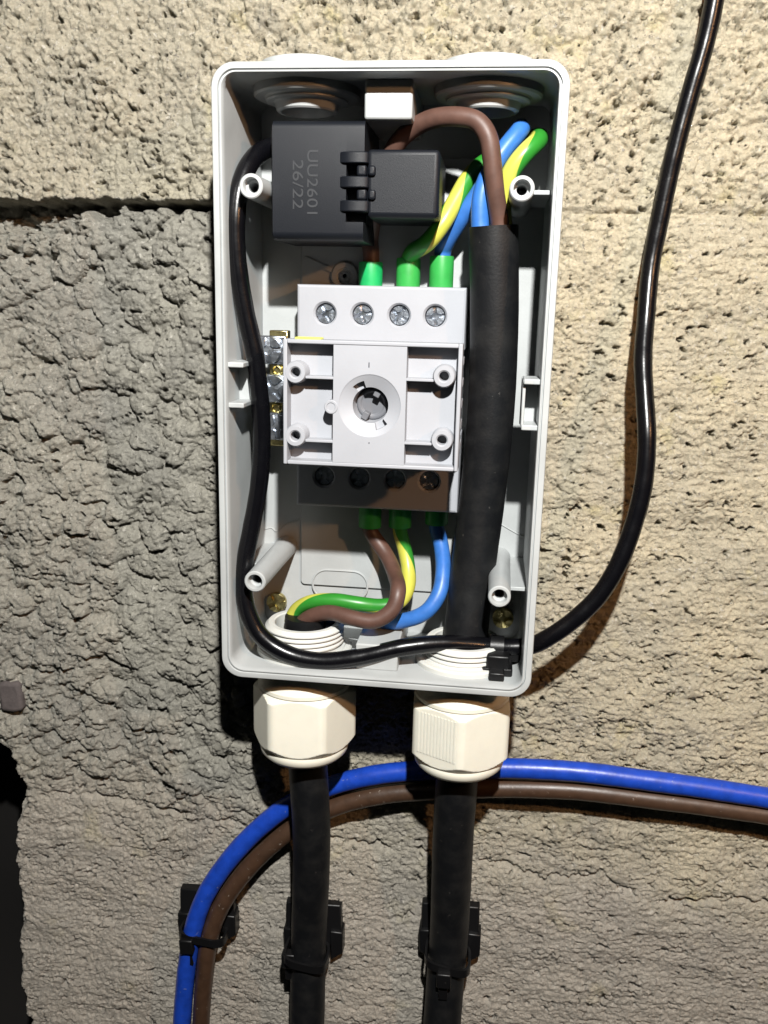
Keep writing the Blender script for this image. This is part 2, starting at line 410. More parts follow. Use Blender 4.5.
WZ = -46.5
def wall_height(X, Y):
    wx = X+1.1*fbm(X/7, Y/7, 11, 3); wy = Y+1.1*fbm(X/7, Y/7, 21, 3)
    joint = pl([(-230, 57.0), (-130, 57.0), (-90, 57.3), (-50, 56.6), (60, 56), (260, 56)], X)   # underside of the upper course
    # masks for the three kinds of surface
    up = sstep(-1.5, 1.5, Y-joint+0.8*perlin(X/5, Y/5, 2))
    rough = (1-sstep(-52, -36, X+5*fbm(X/30, Y/30, 71, 3)))*(1-up)             # slopped render left of the box
    low = 1-sstep(-200, -148, Y+12*fbm(X/25, Y/25, 33, 4)+0.09*X)               # lower striated course
    rough = rough*(1-low)
    flat = (1-up)*(1-rough)
    h = 1.6*fbm(X/70, Y/70, 5, 3)
    fx = X+0.45*fbm(X/1.9, Y/1.9, 8, 2); fy = Y+0.45*fbm(X/1.9, Y/1.9, 9, 2)
    f1, f2, i1 = worley(wx/8.5, wy/7.5, 41)
    g1, g2, j1 = worley(wx/3.9+3, wy/3.5, 43)
    q1, q2, k1 = worley(fx/1.9, fy/1.7, 47)
    p1, p2, m1 = worley(fx/1.15+5, fy/1.1, 49)
    def dome(d, idv, lo, hi):                       # rounded grains of unequal size
        r = lo+(hi-lo)*idv; return np.sqrt(np.clip(r*r-d*d, 0, None))
    lump = 2.6*dome(f1, i1, 0.5, 0.95)+(i1-0.5)*1.2
    lump2 = 1.9*dome(g1, j1, 0.45, 0.85)+(j1-0.5)*0.9
    lump3 = 1.0*dome(q1, k1, 0.4, 0.8)+(k1-0.5)*0.5
    grit = 0.55*dome(p1, m1, 0.35, 0.75)
    vary = 0.45+1.0*sstep(-0.45, 0.5, fbm(X/34, Y/26, 150, 3)); lump2 = lump2*vary; lump3 = lump3*(0.35+0.65*vary); grit = grit*(1.25-0.35*vary)
    crev = sstep(0.0, 0.16, f2-f1); crev2 = sstep(0.0, 0.22, g2-g1)
    pm = sstep(-0.15, 0.45, fbm(X/11, Y/9, 60, 3))  # where crevices open
    fine = fbm(X/1.5, Y/1.4, 90, 4, 0.6)
    hr = 1.15*lump+(0.40+0.35*pm)*lump2+0.50*lump3+0.62*grit-1.15*(1-crev)*pm-0.5*(1-crev2)*sstep(-0.1, 0.5, fbm(X/8, Y/7, 63, 3))+2.3*fbm(X/28, Y/22, 66, 4, 0.45)+0.34*fine
    hu = 0.28*lump+0.80*lump2+0.75*lump3+0.55*grit-0.9*(1-crev2)*sstep(-0.25, 0.4, fbm(X/6, Y/6, 61, 3))-0.6*(1-crev)*pm+1.0*fbm(X/24, Y/18, 67, 5, 0.55)+0.30*fine
    st = perlin(X/9, Y/1.25+0.8*perlin(X/14, Y/5, 77), 70)+0.7*perlin(X/6, Y/0.8, 73)
    ck = np.abs(fbm(X/16, Y/9, 130, 5, 0.62)); ckm = sstep(0.0, 0.45, fbm(X/22, Y/16, 133, 3))
    cracks = -1.5*np.exp(-(ck/0.045)**2)*ckm        # wandering hairline cracks
    calm = sstep(-0.35, 0.35, fbm(X/30, Y/24, 140, 3))
    hf = 0.08*lump+(0.10+0.28*calm)*lump2+(0.20+0.25*calm)*lump3+0.36*grit+0.26*st+cracks-0.7*(1-crev2)*sstep(0.1, 0.5, fbm(X/8, Y/6, 62, 3))+0.9*fbm(X/20, Y/13, 68, 5, 0.58)+0.32*fine
    hl = 0.05*lump+0.14*lump2+0.26*lump3+0.55*grit+0.20*st+cracks*1.1-0.55*(1-crev2)*sstep(0.1, 0.5, fbm(X/9, Y/4, 64, 3))+0.75*fbm(X/30, Y/13, 69, 5, 0.52)+0.34*fine
    h = h+hr*rough+hu*up+flat*(hf*(1-low)+hl*low)
    # open pits
    def pits(sx, sy, thr, depth, seed, msc):
        n_ = fbm(X/sx, Y/sy, seed, 4, 0.6)+0.22*perlin(X/msc, Y/msc, seed+5); return -depth*sstep(thr, thr+0.14, n_)
    h = h+pits(3.0, 2.6, 0.64, 2.8, 81, 23)*(0.8*up+0.42*flat*(1-low)+0.35*rough+0.2*low)
    h = h+pits(5.2, 3.8, 0.74, 3.2, 87, 35)
    # bed joint under the upper course, open on the left, pointed up on the right
    open_ = 1-sstep(-44, -20, X)
    wdt = pl([(-230, 14), (-150, 14), (-135, 13.5), (-122, 11), (-111, 6.0), (-97, 4.0), (-80, 3.0), (-60, 2.4), (0, 1.6), (260, 1.5)], X)+1.7*fbm(X/9, Y/30, 99, 4, 0.6)*(1-sstep(-75, -50, X))
    d = joint-Y                                                                # distance below the arris
    gap = sstep(-0.5, 0.9, d+1.0*fbm(X/6, Y/50, 55, 3))*(1-sstep(0.55, 1.25, d/np.maximum(wdt, 0.5)+0.5*fbm(X/6, Y/6, 57, 4, 0.6)))
    h = h-gap*(15*open_+0.6*(1-open_))
    h = h+1.9*up*open_
    # crack that marks the next joint
    cy = pl([(-230, -155), (-150, -163), (-100, -166), (-40, -172), (0, -176), (20, -175), (45, -178), (60, -181), (80, -178), (100, -186), (130, -182), (260, -186)], X)
    cy = cy+1.5*fbm(X/7, X*0+3, 101, 4, 0.6)
    cw = 0.55+0.55*sstep(-0.3, 0.5, perlin(X/11, X*0, 102))
    h = h-(2.6*sstep(-0.55, 0.35, perlin(X/13, X*0+9, 103)))*np.exp(-((Y-cy)/cw)**2)
    h = h+0.6*sstep(0, 5, cy-Y)*sstep(-70, -10, X)
    # keep the patch behind the box free
    return np.clip(h-2.0, -22, 6.0)+WZ, up, rough, low, joint, cy

EDGE = [(-330, -152), (-274, -152), (-257, -154), (-234, -154), (-223, -150.5), (-200, -153), (-181.5, -151.5), (-170, -146), (-163, -145), (-158, -147), (-148, -151.5), (-144, -157), (-138, -172), (-133, -250)]

def build_wall():
    root = thing('wall', (0, -330, WZ), 'rough grey and sandy concrete block wall with open joint', None, kind='structure')
    x = np.arange(-205, 215, 0.47); y = np.arange(-305, 170, 0.47)
    X, Y = np.meshgrid(x, y)
    Z, up, rough, low, joint, cy = wall_height(X, Y)
    # irregular free end on the lower left: the surface rounds back there and stops
    ex = pl(EDGE, Y)+1.4*fbm(X*0+4, Y/7, 111, 4, 0.6)
    de = X-ex
    Z = Z-14*(1-sstep(-1.0, 4.5, de))**2
    tint = np.clip(1-rough*0.92, 0, 1)*(1-0.35*low)+0.0*X
    tint = np.clip(tint*(0.55+0.45*sstep(-60, 60, X+Y*0.6+30*fbm(X/50, Y/50, 120, 3))), 0, 1)
    ny, nx = X.shape
    idx = np.arange(ny*nx).reshape(ny, nx)
    quads = np.stack([idx[:-1, :-1], idx[:-1, 1:], idx[1:, 1:], idx[1:, :-1]], -1).reshape(-1, 4)
    cxm = (X[:-1, :-1]+0.28).ravel(); cym = (Y[:-1, :-1]+0.28).ravel()
    jq = joint[:-1, :-1].ravel()-0.9; cq = cy[:-1, :-1].ravel()
    live = (de[:-1, :-1].ravel() > -3.0) | (cym > -128)
    # drop what no one can see: the patch wholly behind the enclosure back
    hid = (np.abs(cxm) < 38) & (np.abs(cym) < 78)
    live &= ~hid
    regs = [cym > jq, (cym <= jq) & (cym > cq), cym <= cq]
    co = np.stack([X.ravel(), -Z.ravel(), Y.ravel()], -1)*MM
    off = np.array(root.location)
    tv = tint.ravel(); lv = (0.85*low).ravel()
    for rg in regs:
        q = quads[rg & live]
        used, inv = np.unique(q.ravel(), return_inverse=True)
        me = bpy.data.meshes.new('concrete_block')
        me.vertices.add(len(used)); me.loops.add(q.size); me.polygons.add(len(q))
        me.vertices.foreach_set('co', (co[used]-off).astype(np.float32).ravel())
        me.loops.foreach_set('vertex_index', inv.astype(np.int32).ravel())
        me.polygons.foreach_set('loop_start', np.arange(0, q.size, 4, dtype=np.int32))
        me.polygons.foreach_set('use_smooth', np.ones(len(q), dtype=bool))
        ca = me.attributes.new('tint', 'FLOAT_COLOR', 'POINT')
        t = tv[used]; ca.data.foreach_set('color', np.stack([t, lv[used], t, np.ones_like(t)], -1).astype(np.float32).ravel())
        me.update(calc_edges=True)
        me.materials.append(M['wall'])
        o = bpy.data.objects.new('concrete_block', me); COL.objects.link(o); o.parent = root
    # small purple stone bedded at the free end
    for (u, v, su, sv, a) in ((8, 699, 4.6, 6.0, 0.06),):
        c = at(u, v, WZ+2.5); mb = MB()
        ca, sa = math.cos(a), math.sin(a)
        poly = [(-1, -0.95), (0.2, -1.05), (1.0, -0.9), (1.05, 0.3), (0.9, 1.0), (-0.3, 1.05), (-1.0, 0.9)]
        mb.prism([(c[0]+su*px*ca-sv*py*sa, c[1]+su*px*sa+sv*py*ca) for px, py in poly], WZ-5, WZ+1.6)
        mb.build('stone', M['stone'], root, bevel=1.5, seg=3)
    return root
build_wall()

# near-black sheet beyond the free end of the blocks, shade put in its colour
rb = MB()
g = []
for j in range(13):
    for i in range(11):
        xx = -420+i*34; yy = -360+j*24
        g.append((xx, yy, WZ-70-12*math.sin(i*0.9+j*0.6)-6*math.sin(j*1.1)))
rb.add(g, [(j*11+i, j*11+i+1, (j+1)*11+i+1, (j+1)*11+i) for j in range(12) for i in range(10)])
tag(rb.build('recess', M['dark'], None, smooth=180, base=(-250, -360, WZ-70)), 'near-black sheet painting the shade of the hollow beyond the broken end of the wall', kind='structure')

# ------------------------------------------------------------------ enclosure
enc = thing('enclosure', (0, -88, -45), 'open light grey plastic enclosure screwed to the concrete wall', 'junction box')
HW, HH = 44.7, 85.3
mb = MB()
mb.loft([rrect(46.0, 86.4, 5.5, -45), rrect(46.6, 87.0, 5.8, -8), rrect(46.7, 87.1, 5.8, -3.0),
         rrect(44.9, 85.5, 4.2, -3.0), rrect(HW, HH, 4.0, -6), rrect(HW-0.1, HH-0.1, 3.4, -42.4)], cap0=True)
mb.build('side_wall', M['shell'], enc, smooth=30)
mb = MB()
mb.loft([rrect(46.9, 87.4, 6.0, -3.2), rrect(47.35, 87.85, 6.2, -3.0), rrect(47.5, 88.0, 6.3, -2.6), rrect(47.5, 88.0, 6.3, -0.5), rrect(47.3, 87.8, 6.2, -0.1), rrect(47.0, 87.5, 6.0, 0),
         rrect(45.75, 86.3, 4.9, 0), rrect(45.68, 86.2, 4.8, -0.1), rrect(45.62, 86.15, 4.8, -0.9), rrect(45.4, 85.95, 4.6, -0.9), rrect(45.34, 85.9, 4.6, -0.35),
         rrect(45.2, 85.75, 4.5, -0.22), rrect(44.9, 85.45, 4.2, -0.22), rrect(44.75, 85.35, 4.1, -0.4), rrect(44.7, 85.3, 4.05, -3.6), rrect(46.9, 87.4, 6.0, -3.2)])
mb.build('rim', M['shell'], enc, smooth=40)
MB().loft([rrect(45.2, 85.8, 3.4, -44.5), rrect(45.2, 85.8, 3.4, -42)], True, True).build('back_panel', M['shell'], enc)
# raised mounting pad of the back
mb = MB(); mb.loft([rrect(31.5, 70, 1.5, -42.6), rrect(31.5, 70, 1.5, -41.2), rrect(31.2, 69.7, 1.3, -40.9)], cap1=True)
mb.build('mounting_pad', M['shell'], enc, smooth=30)
# moulded outlines on the back
def outline(pts, r=0.32, closed=True):
    mbx = MB()
    if closed: pts = pts+pts[:2]
    t = tube(pts, r, 6, 0.8, 0, cap=not closed)
    t.uv = None
    return t
c = at(340, 585, -40.9)
ov = [(x, y, -40.85) for x, y, _ in rrect(9.6, 5.2, 5.0, 0, c[0], c[1], 8)]
outline(ov, 0.4).build('knockout_outline', M['shell'], enc)
seam = [at(258, 531, -41.9), at(272, 528, -41.9), at(275, 531, -41.9), at(279, 531, -41.9), at(283, 526, -41.9), at(299, 519, -41.9)]
outline(seam, 0.28, False).build('moulding_seam', M['shell'], enc)
seam = [at(499, 523, -41.9), at(520, 535, -41.9), at(527, 538, -41.9)]
outline(seam, 0.28, False).build('moulding_seam', M['shell'], enc)
c = at(345, 276, -40.9)
mb = MB().lathe((c[0], c[1], -41), (0, 0, 1), [(4.4, 0), (4.4, 1.0), (4.0, 1.3), (2.6, 1.3), (2.3, 1.0), (2.3, 0.5), (1.4, 0.5), (1.4, 0.9), (0.7, 0.9), (0.6, 0.1)], 30)
mb.obox((c[0]-8, c[1]+3.2, -40.6), (5, -2, 0), (0.25, 0.6, 0), (0, 0, 0.35))
mb.build('screw_boss', M['shell'], enc)
# cover posts with bores, each braced to the side wall
for sx in (-1, 1):
    for sy in (-1, 1):
        cx, cy = sx*36.7, sy*56.6
        mb = MB().lathe((cx, cy, 0), (0, 0, 1), [(3.7, -42.2), (3.55, -30), (3.35, -3), (3.3, -0.35), (3.0, 0.0), (2.35, 0.0), (2.2, -0.2), (2.1, -2.6), (1.45, -2.9), (1.4, -16)], 36, False, True)
        p = mb.build('cover_post', M['shell'], enc)
        mb = MB().box((sx*39.4, cy-0.6, -42.2), (sx*44.8, cy+0.6, -8.5)) if sx > 0 else MB().box((sx*39.4, cy-0.6, -42.2), (sx*44.8, cy+0.6, -17))
        mb.build('rib', M['shell'], p, bevel=0.2)
# stepped blanking plugs in the two top entries
for cx in (-25.5, 26.3):
    mb = MB().lathe((cx, 0, -20.5), (0, 1, 0), [(13.6, 85.0), (13.6, 90.6), (13.1, 91.5), (11.5, 92.0), (3, 92.2)], 56, False, True)
    p = mb.build('blanking_plug', M['shell'], enc, smooth=30)
    mb = MB().lathe((cx, 0, -20.5), (0, -1, 0), [(15.2, -85.4), (15.2, -83.2), (14.6, -82.7), (12.2, -82.7), (11.8, -82.3), (11.8, -81.8), (11.3, -81.5), (9.6, -81.5), (9.2, -81.2), (8.7, -79.4), (8.2, -79.0), (7.4, -79.0), (7.1, -80), (6.8, -82.5)], 56, False, True)
    mb.build('plug_ring', M['shell'], p, smooth=30)
# centre stops in the top and bottom walls
MB().box((-7.0, 85.5, -42), (6.2, 75.1, -8.2)).build('wall_stop', M['shell'], enc, bevel=0.7)
MB().box((-6.6, -85.5, -42), (6.6, -77.0, -7.0)).build('wall_stop', M['shell'], enc, bevel=0.5)
# side latches
for sx, y0, y1 in ((-1, -4.6, 8.6), (1, -7.8, 6.6)):
    mb = MB()
    mb.box((sx*44.9, y1-1.5, -15), (sx*40.2, y1, -2.6)); mb.box((sx*44.9, y0, -15), (sx*40.2, y0+1.5, -2.6))
    mb.box((sx*44.9, y0+0.2, -15.8), (sx*39.9, y1-0.2, -13.6))
    if sx > 0: mb.box((40.0, y0+0.4, -14.5), (40.9, y1-0.4, -4.5)); 
    mb.build('side_latch', M['shell'], enc, bevel=0.3)
# fixing screws
c = at(276, 603, -38.5); screw(enc, 'fixing_screw', c, 3.5, M['brass'], 0.5, 0.8)
c = at(503, 619, -38.5); screw(enc, 'fixing_screw', c, 3.6, M['brass'], 0.2, 0.8)

# ------------------------------------------------------------------ rotary switch
sw = thing('rotary_switch', (-3, -36.5, -41), 'light grey rotary isolator switch body in the middle of the open enclosure', 'switch')
ZT = -24.0
X0, X1, YT, YB = -29.2, 22.5, 31.3, -37.8
TX = [at(u, v, ZT)[0] for u, v in ((325, 314), (362, 314.5), (399, 315), (435, 316))]
def terminal_block(y0, y1, ys, side):
    mb = MB(); edges = [X0+0.8]+[(TX[i]+TX[i+1])/2 for i in range(3)]+[X1-0.8]
    ylo, yhi = (y0+0.0, y1-0.8) if side > 0 else (y0+0.8, y1)
    for i in range(4):
        ring = holed_cell(mb, edges[i], edges[i+1], ylo, yhi, ZT, TX[i], ys, 3.75)
        r2 = scale_ring(ring, TX[i], ys, 3.5/3.75, ZT-0.25); r3 = scale_ring(ring, TX[i], ys, 3.15/3.75, ZT-0.8); r4 = scale_ring(ring, TX[i], ys, 3.05/3.75, ZT-6)
        mb.loft([ring, r2, r3, r4]); mb.f.append(tuple(range(len(mb.v)-len(r4), len(mb.v))))
    # rounded shoulders and sides
    def ringz(gx, z): return [(X0+gx, ylo-(0.8-gx if side < 0 else 0), z), (X1-gx, ylo-(0.8-gx if side < 0 else 0), z), (X1-gx, yhi+(0.8-gx if side > 0 else 0), z), (X0+gx, yhi+(0.8-gx if side > 0 else 0), z)]
    mb.loft([ringz(0.8, ZT), ringz(0.25, ZT-0.25), ringz(0.0, ZT-0.8), ringz(0.0, -41)])
    b = mb.build('terminal_block', M['switch'], sw, smooth=30)
    for i in range(4):
        screw(b, 'terminal_screw', (TX[i], ys, ZT-1.5), 2.95, M['steel'], random.uniform(0, 1.5), 0.9)
    return b
ysT = at(362, 314.5, ZT)[1]; ysB = at(395, 480, ZT)[1]
terminal_block(13.0, YT, ysT, 1)
terminal_block(YB, -13.0, ysB, -1)
MB().box((X0+0.4, -13.2, -40.8), (X1-0.4, 13.2, -23.4)).build('centre_block', M['switch'], sw)
# front plate: four-sided frame, trays, towers, ribs, centre panel with a coned shaft hole
PZ = 7.0
PX0, PX1 = at(283, 402, PZ)[0], at(460.5, 405, PZ)[0]
PY1, PY0 = at(372, 341.5, PZ)[1], at(372, 468, PZ)[1]
MB().box((PX0+1.0, 13.6, -24.5), (PX1-0.9, PY0+1.0, PZ-6.9)).build('mechanism_block', M['switch'], sw, bevel=0.4)
fp = MB()
wl = 1.15
fp.box((PX0, PY0, PZ-7.2), (PX0+wl, PY1, PZ)); fp.box((PX1-wl, PY0, PZ-7.2), (PX1, PY1, PZ))
fp.box((PX0+wl, PY1-wl, PZ-7.2), (PX1-wl, PY1, PZ-0.02)); fp.box((PX0+wl, PY0, PZ-7.2), (PX1-wl, PY0+wl, PZ-0.02))
plate = fp.build('front_plate', M['switch'], sw, bevel=0.3)
CXa, CXb = at(333, 405, PZ)[0], at(405.5, 405, PZ)[0]
MB().box((PX0+wl-.2, PY0+wl-.2, PZ-7.0), (CXa+0.3, PY1-wl+.2, PZ-5.0)).build('tray', M['switch'], plate)
MB().box((CXb-0.3, PY0+wl-.2, PZ-7.0), (PX1-wl+.2, PY1-wl+.2, PZ-5.0)).build('tray', M['switch'], plate)
# centre panel with the dish
cc = at(369.5, 406, PZ); ccx, ccy = cc[0], cc[1]
mb = MB()
ring = holed_cell(mb, CXa, CXb, PY0+wl, PY1-wl, PZ-0.04, ccx, ccy, 8.7, 48)
n = len(ring)
# cone, with two opposite key slots cut through it
key = math.radians(117)
def rad(r, z): return scale_ring(ring, ccx, ccy, r/8.7, z)
rA = rad(8.7, PZ-0.04); rB = rad(8.4, PZ-0.25); rC = rad(5.0, PZ-1.9)
mb.loft([rA, rB])
def inkey(k):
    p0 = ring[k]; p1 = ring[(k+1) % n]; a = math.atan2((p0[1]+p1[1])/2-ccy, (p0[0]+p1[0])/2-ccx)
    return min(abs((a-key+math.pi) % (2*math.pi)-math.pi), abs((a-key-math.pi+math.pi) % (2*math.pi)-math.pi)) < 0.25
rK = rad(7.0, PZ-0.93); rKd = rad(7.0, PZ-3.2); rCd = rad(5.0, PZ-3.2); rE = rad(4.7, PZ-7); rCc = rC
base_ = len(mb.v)
mb.v += [tuple(p) for R_ in (rB, rK, rC, rKd, rCd, rE) for p in R_]
def q(r, k): return base_+r*n+(k % n)
for k in range(n):
    mb.f.append((q(0, k), q(0, k+1), q(1, k+1), q(1, k)))
    if inkey(k):
        mb.f.append((q(1, k), q(1, k+1), q(3, k+1), q(3, k))); mb.f.append((q(3, k), q(3, k+1), q(4, k+1), q(4, k)))
        mb.f.append((q(4, k), q(4, k+1), q(5, k+1), q(5, k)))
        if not inkey(k-1): mb.f.append((q(1, k), q(3, k), q(4, k), q(2, k)))
        if not inkey(k+1): mb.f.append((q(1, k+1), q(2, k+1), q(4, k+1), q(3, k+1)))
    else:
        mb.f.append((q(1, k), q(1, k+1), q(2, k+1), q(2, k)))
        mb.f.append((q(2, k), q(2, k+1), q(4, k+1), q(4, k))); mb.f.append((q(4, k), q(4, k+1), q(5, k+1), q(5, k)))
mb.f.append(tuple(q(5, k) for k in range(n)))
# cheeks of the panel towards the trays
mb.box((CXa, PY0+wl, PZ-6.5), (CXa+0.5, PY1-wl, PZ-0.06)); mb.box((CXb-0.5, PY0+wl, PZ-6.5), (CXb, PY1-wl, PZ-0.06))
panel = mb.build('centre_panel', M['switch'], plate, smooth=25)
mb = MB()
for k in range(2):
    a_ = key+math.pi*k-0.95
    mb.obox((ccx+3.6*math.cos(a_), ccy+3.6*math.sin(a_), PZ-5.2), (1.1*math.cos(a_), 1.1*math.sin(a_), 0), (-0.9*math.sin(a_), 0.9*math.cos(a_), 0), (0, 0, 1.9))
mb.lathe((ccx, ccy, PZ-7.2), (0, 0, 1), [(4.66, 0), (4.66, 0.5), (4.2, 0.9), (3.4, 0.9), (3.2, 0.55)], 32)
mb.build('shaft_socket', M['socket'], panel, bevel=0.2)
c = at(331, 407, PZ)
mb = MB().lathe((c[0], c[1], 0), (0, 0, 1), [(1.95, PZ-5.2), (1.95, PZ+0.0), (1.75, PZ+0.18), (1.25, PZ+0.18), (1.1, PZ-0.05), (0.3, PZ-0.05)], 28)
mb.build('locating_pin', M['switch'], plate)
for (u, v) in ((369, 365), (369, 443)):
    c = at(u, v, PZ); MB().box((c[0]-0.14, c[1]-(0.7 if v < 400 else 0.2), PZ-0.05), (c[0]+0.14, c[1]+(0.7 if v < 400 else 0.2), PZ+0.03)).build('index_mark', M['hole'], panel)
for (u, v, sx) in ((295.2, 372.5, -1), (444, 376.5, 1), (295.2, 436, -1), (441.8, 440.5, 1)):
    c = at(u, v, PZ)
    mb = MB().lathe((c[0], c[1], 0), (0, 0, 1), [(3.15, PZ-5.2), (3.1, PZ-0.5), (2.75, PZ+0.1), (1.75, PZ+0.15), (1.35, PZ-0.2), (1.3, PZ-5.5)], 32)
    t = mb.build('screw_tower', M['switch'], plate)
    xe = CXa+0.1 if sx < 0 else CXb-0.1
    MB().box((c[0]-sx*2.8, c[1]-1.6, PZ-5.3), (xe, c[1]-0.85, PZ-0.3)).build('rib', M['switch'], t, bevel=0.15)
# bits of yellow tape left on the top edge, moulded clips on the right flank
c = at(309, 338, PZ-5); MB().box((c[0]-3.6, PY1-0.4, PZ-7), (c[0]+3.8, PY1+0.5, PZ-3)).build('tape_scrap', M['yellow'], sw, bevel=0.2)
for i in range(5):
    yy = 9-i*6.2
    MB().box((21.5, yy, -20), (22.9, yy+2.4, -12)).build('flank_clip', M['switch'], sw, bevel=0.3)

# ------------------------------------------------------------------ earth terminal bar left of the switch
tb = thing('terminal_bar', (-35, -20, -41), 'brass earth terminal bar with zinc screws beside the switch', 'terminal')
TBX = -35.3
c0 = at(275, 333, -24)
MB().box((TBX-2.9, -19, -29), (TBX+3.0, c0[1]+0.8, -25.2)).build('bar', M['brass'], tb, bevel=0.35)
MB().box((TBX-3.5, -18, -41.4), (TBX+3.5, 14, -29.1)).build('bar_support', M['shell'], tb, bevel=0.3)
for (u, v) in ((268.5, 350), (274, 389), (277, 427)):
    c = at(u, v, -22)
    cl = MB().box((c[0]-4.2, c[1]-4.4, -25.1), (c[0]+5.2, c[1]+4.3, -23.6)).build('clamp_plate', M['steel'], tb, bevel=0.4)
    screw(cl, 'clamp_screw', (c[0], c[1], -21.4), 4.1, M['steel'], random.uniform(0, 1.5), 0.9)
for (u, v) in ((277, 370), (275.5, 408)):
    c = at(u, v, -25)
    MB().lathe((c[0], c[1], -25.3), (0, 0, 1), [(1.6, 0), (1.6, 0.9), (1.2, 1.0), (1.0, 0.6), (0.9, -1)], 20).build('grub_screw', M['brass'], tb)

# ------------------------------------------------------------------ cable glands
def gland(cx, cz, rot, name_label, ridged, ntop):
    g_ = thing('cable_gland', (cx, -87, cz), name_label, 'cable gland', 'cable glands in the bottom of the enclosure')
    # thread inside the box (turned grooves)
    prof = [(9.8, -86), (9.8, ntop-0.3), (10.2, ntop), (11.8, ntop), (12.2, ntop-0.4)]
    y = ntop-0.8
    while y > -82.0:
        prof += [(12.9, y-0.35), (12.9, y-0.75), (12.2, y-1.05), (12.2, y-1.3)]; y -= 1.6
    prof += [(11.8, -86)]
    MB().lathe((cx, 0, cz), (0, 1, 0), [(r, h) for r, h in prof], 56, False, False).build('thread', M['gland_white'], g_, smooth=25)
    # lock nut inside
    hexr = lambda t, rf: rf/math.cos(((t-rot) % (math.pi/3))-math.pi/6)
    def hexrings(rf, spec, nn=144):
        rings = []
        for (yy, rc) in spec:
            rings.append([(cx+min(hexr(rot+2*math.pi*k/nn+1e-7, rf), rc)*math.sin(rot+2*math.pi*k/nn), yy, cz+min(hexr(rot+2*math.pi*k/nn+1e-7, rf), rc)*math.cos(rot+2*math.pi*k/nn)) for k in range(nn)])
        return rings
    MB().lathe((cx, 0, cz), (0, 1, 0), [(12.0, -85.5), (15.6, -85.5), (15.6, -84.0), (15.1, -83.5), (13.6, -83.4), (13.3, -82.9), (12.2, -82.8)], 56, False, False).build('lock_nut', M['gland_white'], g_, smooth=30)
    # body flange under the box
    MB().lathe((cx, 0, cz), (0, 1, 0), [(9, -86.5), (14.4, -86.5), (14.4, -88.6), (13.6, -89.4), (13.6, -91.4), (14.3, -92.4), (14.9, -95.2), (15.4, -95.8), (15.4, -97.0), (14.6, -97.5), (12, -98.0)], 56).build('body', M['ivory'], g_, smooth=30)
    # dome nut
    spec = []
    H0, H1 = -97.4, -117.6
    for k in range(64):
        yy = H0+(H1-H0)*k/63
        rc = min(17.25, 15.2+1.25*abs(yy-H0), 14.9+0.95*abs(yy-H1))
        spec.append((yy, rc))
    nut = MB().loft(hexrings(15.4, spec), True, True).build('nut', M['ivory'], g_, smooth=22)
    MB().lathe((cx, 0, cz), (0, 1, 0), [(13, -117.2), (14.7, -117.8), (15.0, -118.6), (14.6, -120.4), (13.0, -122.0), (10.5, -122.6), (7.6, -122.4), (7.3, -119)], 56).build('cap_ring', M['ivory'], g_, smooth=45)
    if ridged is not None:
        mb = MB(); a = rot+math.pi/6+ridged*math.pi/3
        nx_, nz_ = math.sin(a), math.cos(a); tx_, tz_ = math.cos(a), -math.sin(a)
        for k in range(12):
            s_ = -6.6+13.2*k/11
            mb.obox((cx+nx_*15.45+tx_*s_, -106.3, cz+nz_*15.45+tz_*s_), (tx_*0.3, 0, tz_*0.3), (0, 7.0, 0), (nx_*0.22, 0, nz_*0.22))
        mb.build('grip_ridges', M['ivory'], nut)
    return g_
GZ = -20.5
GL, GR = -25.6, 26.6
gland(GL, GZ, math.radians(-28), 'white cable gland with smooth facets, left of the two under the box', None, -75.5)
gland(GR, GZ, math.radians(3), 'white cable gland with a ridged facet, right of the two under the box', -1, -78.0)

# ------------------------------------------------------------------ power cables
WC = WZ+4.2+7.0     # axis of a thick cable on its tie mount
ca_ = thing('power_cable', (GL, -300, WC), 'thick black power cable leaving the left gland', 'cable', 'thick black power cables')
pts = [(GL+0.2, -74.0, GZ), (GL, -100, GZ), (GL+0.8, -128, GZ-2.0), at(311.5, 830, -25.5), at(311, 880, -30), at(309, 930, WC), at(308, 980, WC-0.3), at(307, 1040, WC-0.5), at(306, 1110, WC-1)]
tube(pts, 6.7, 28, 2.0, 3, 0.003).build('sheath', M['sheath'], ca_)
cb_ = thing('power_cable', (GR, -300, WC), 'thick black power cable rising through the right gland into the box', 'cable', 'thick black power cables')
pts = [at(493.5, 226, -17.5), at(494.5, 290, -18.5), at(493.5, 360, -20), at(489.5, 430, -21), at(482, 500, -22.5), at(473, 570, -23), (GR+0.5, -76, GZ-1), (GR, -100, GZ), (GR-0.3, -128, GZ-2.0),
       at(453.5, 830, -26), at(451.5, 880, -30), at(449, 935, WC), at(445, 985, WC-0.3), at(441, 1040, WC-0.5), at(437, 1110, WC-1)]
tube(pts, lambda t: 7.1, 28, 2.0, 3, 0.003).build('sheath', M['sheath'], cb_)

ZF = -34.0     # depth of the terminal entries
def core(parent, name, pts, material, r=2.6):
    return tube(pts, r, 20, 0.8, 3, 0.008).build(name, material, parent)
def ferrule(parent, x, y0, y1, material, r=3.75):
    s_ = 1 if y1 > y0 else -1
    MB().lathe((x, 0, ZF), (0, s_, 0), [(r*0.98, s_*y0), (r, s_*y0+0.3), (r*1.0, s_*y1-0.6), (r*0.97, s_*y1-0.1), (r*0.86, s_*y1), (r*0.72, s_*y1-0.15), (r*0.7, s_*y1-3)], 28).build('ferrule', material, parent)
FT = [at(370.5, 284, ZF)[0], at(408, 284, ZF)[0], at(441, 284, ZF)[0]]
FTy = [at(370.5, 262, ZF)[1], at(408, 258, ZF)[1], at(441, 256, ZF)[1]]
GY1 = gy_material('green_yellow_pvc', 0.43, 0.0235)
GY2 = gy_material('green_yellow_pvc_lower', 0.83, 0.021)
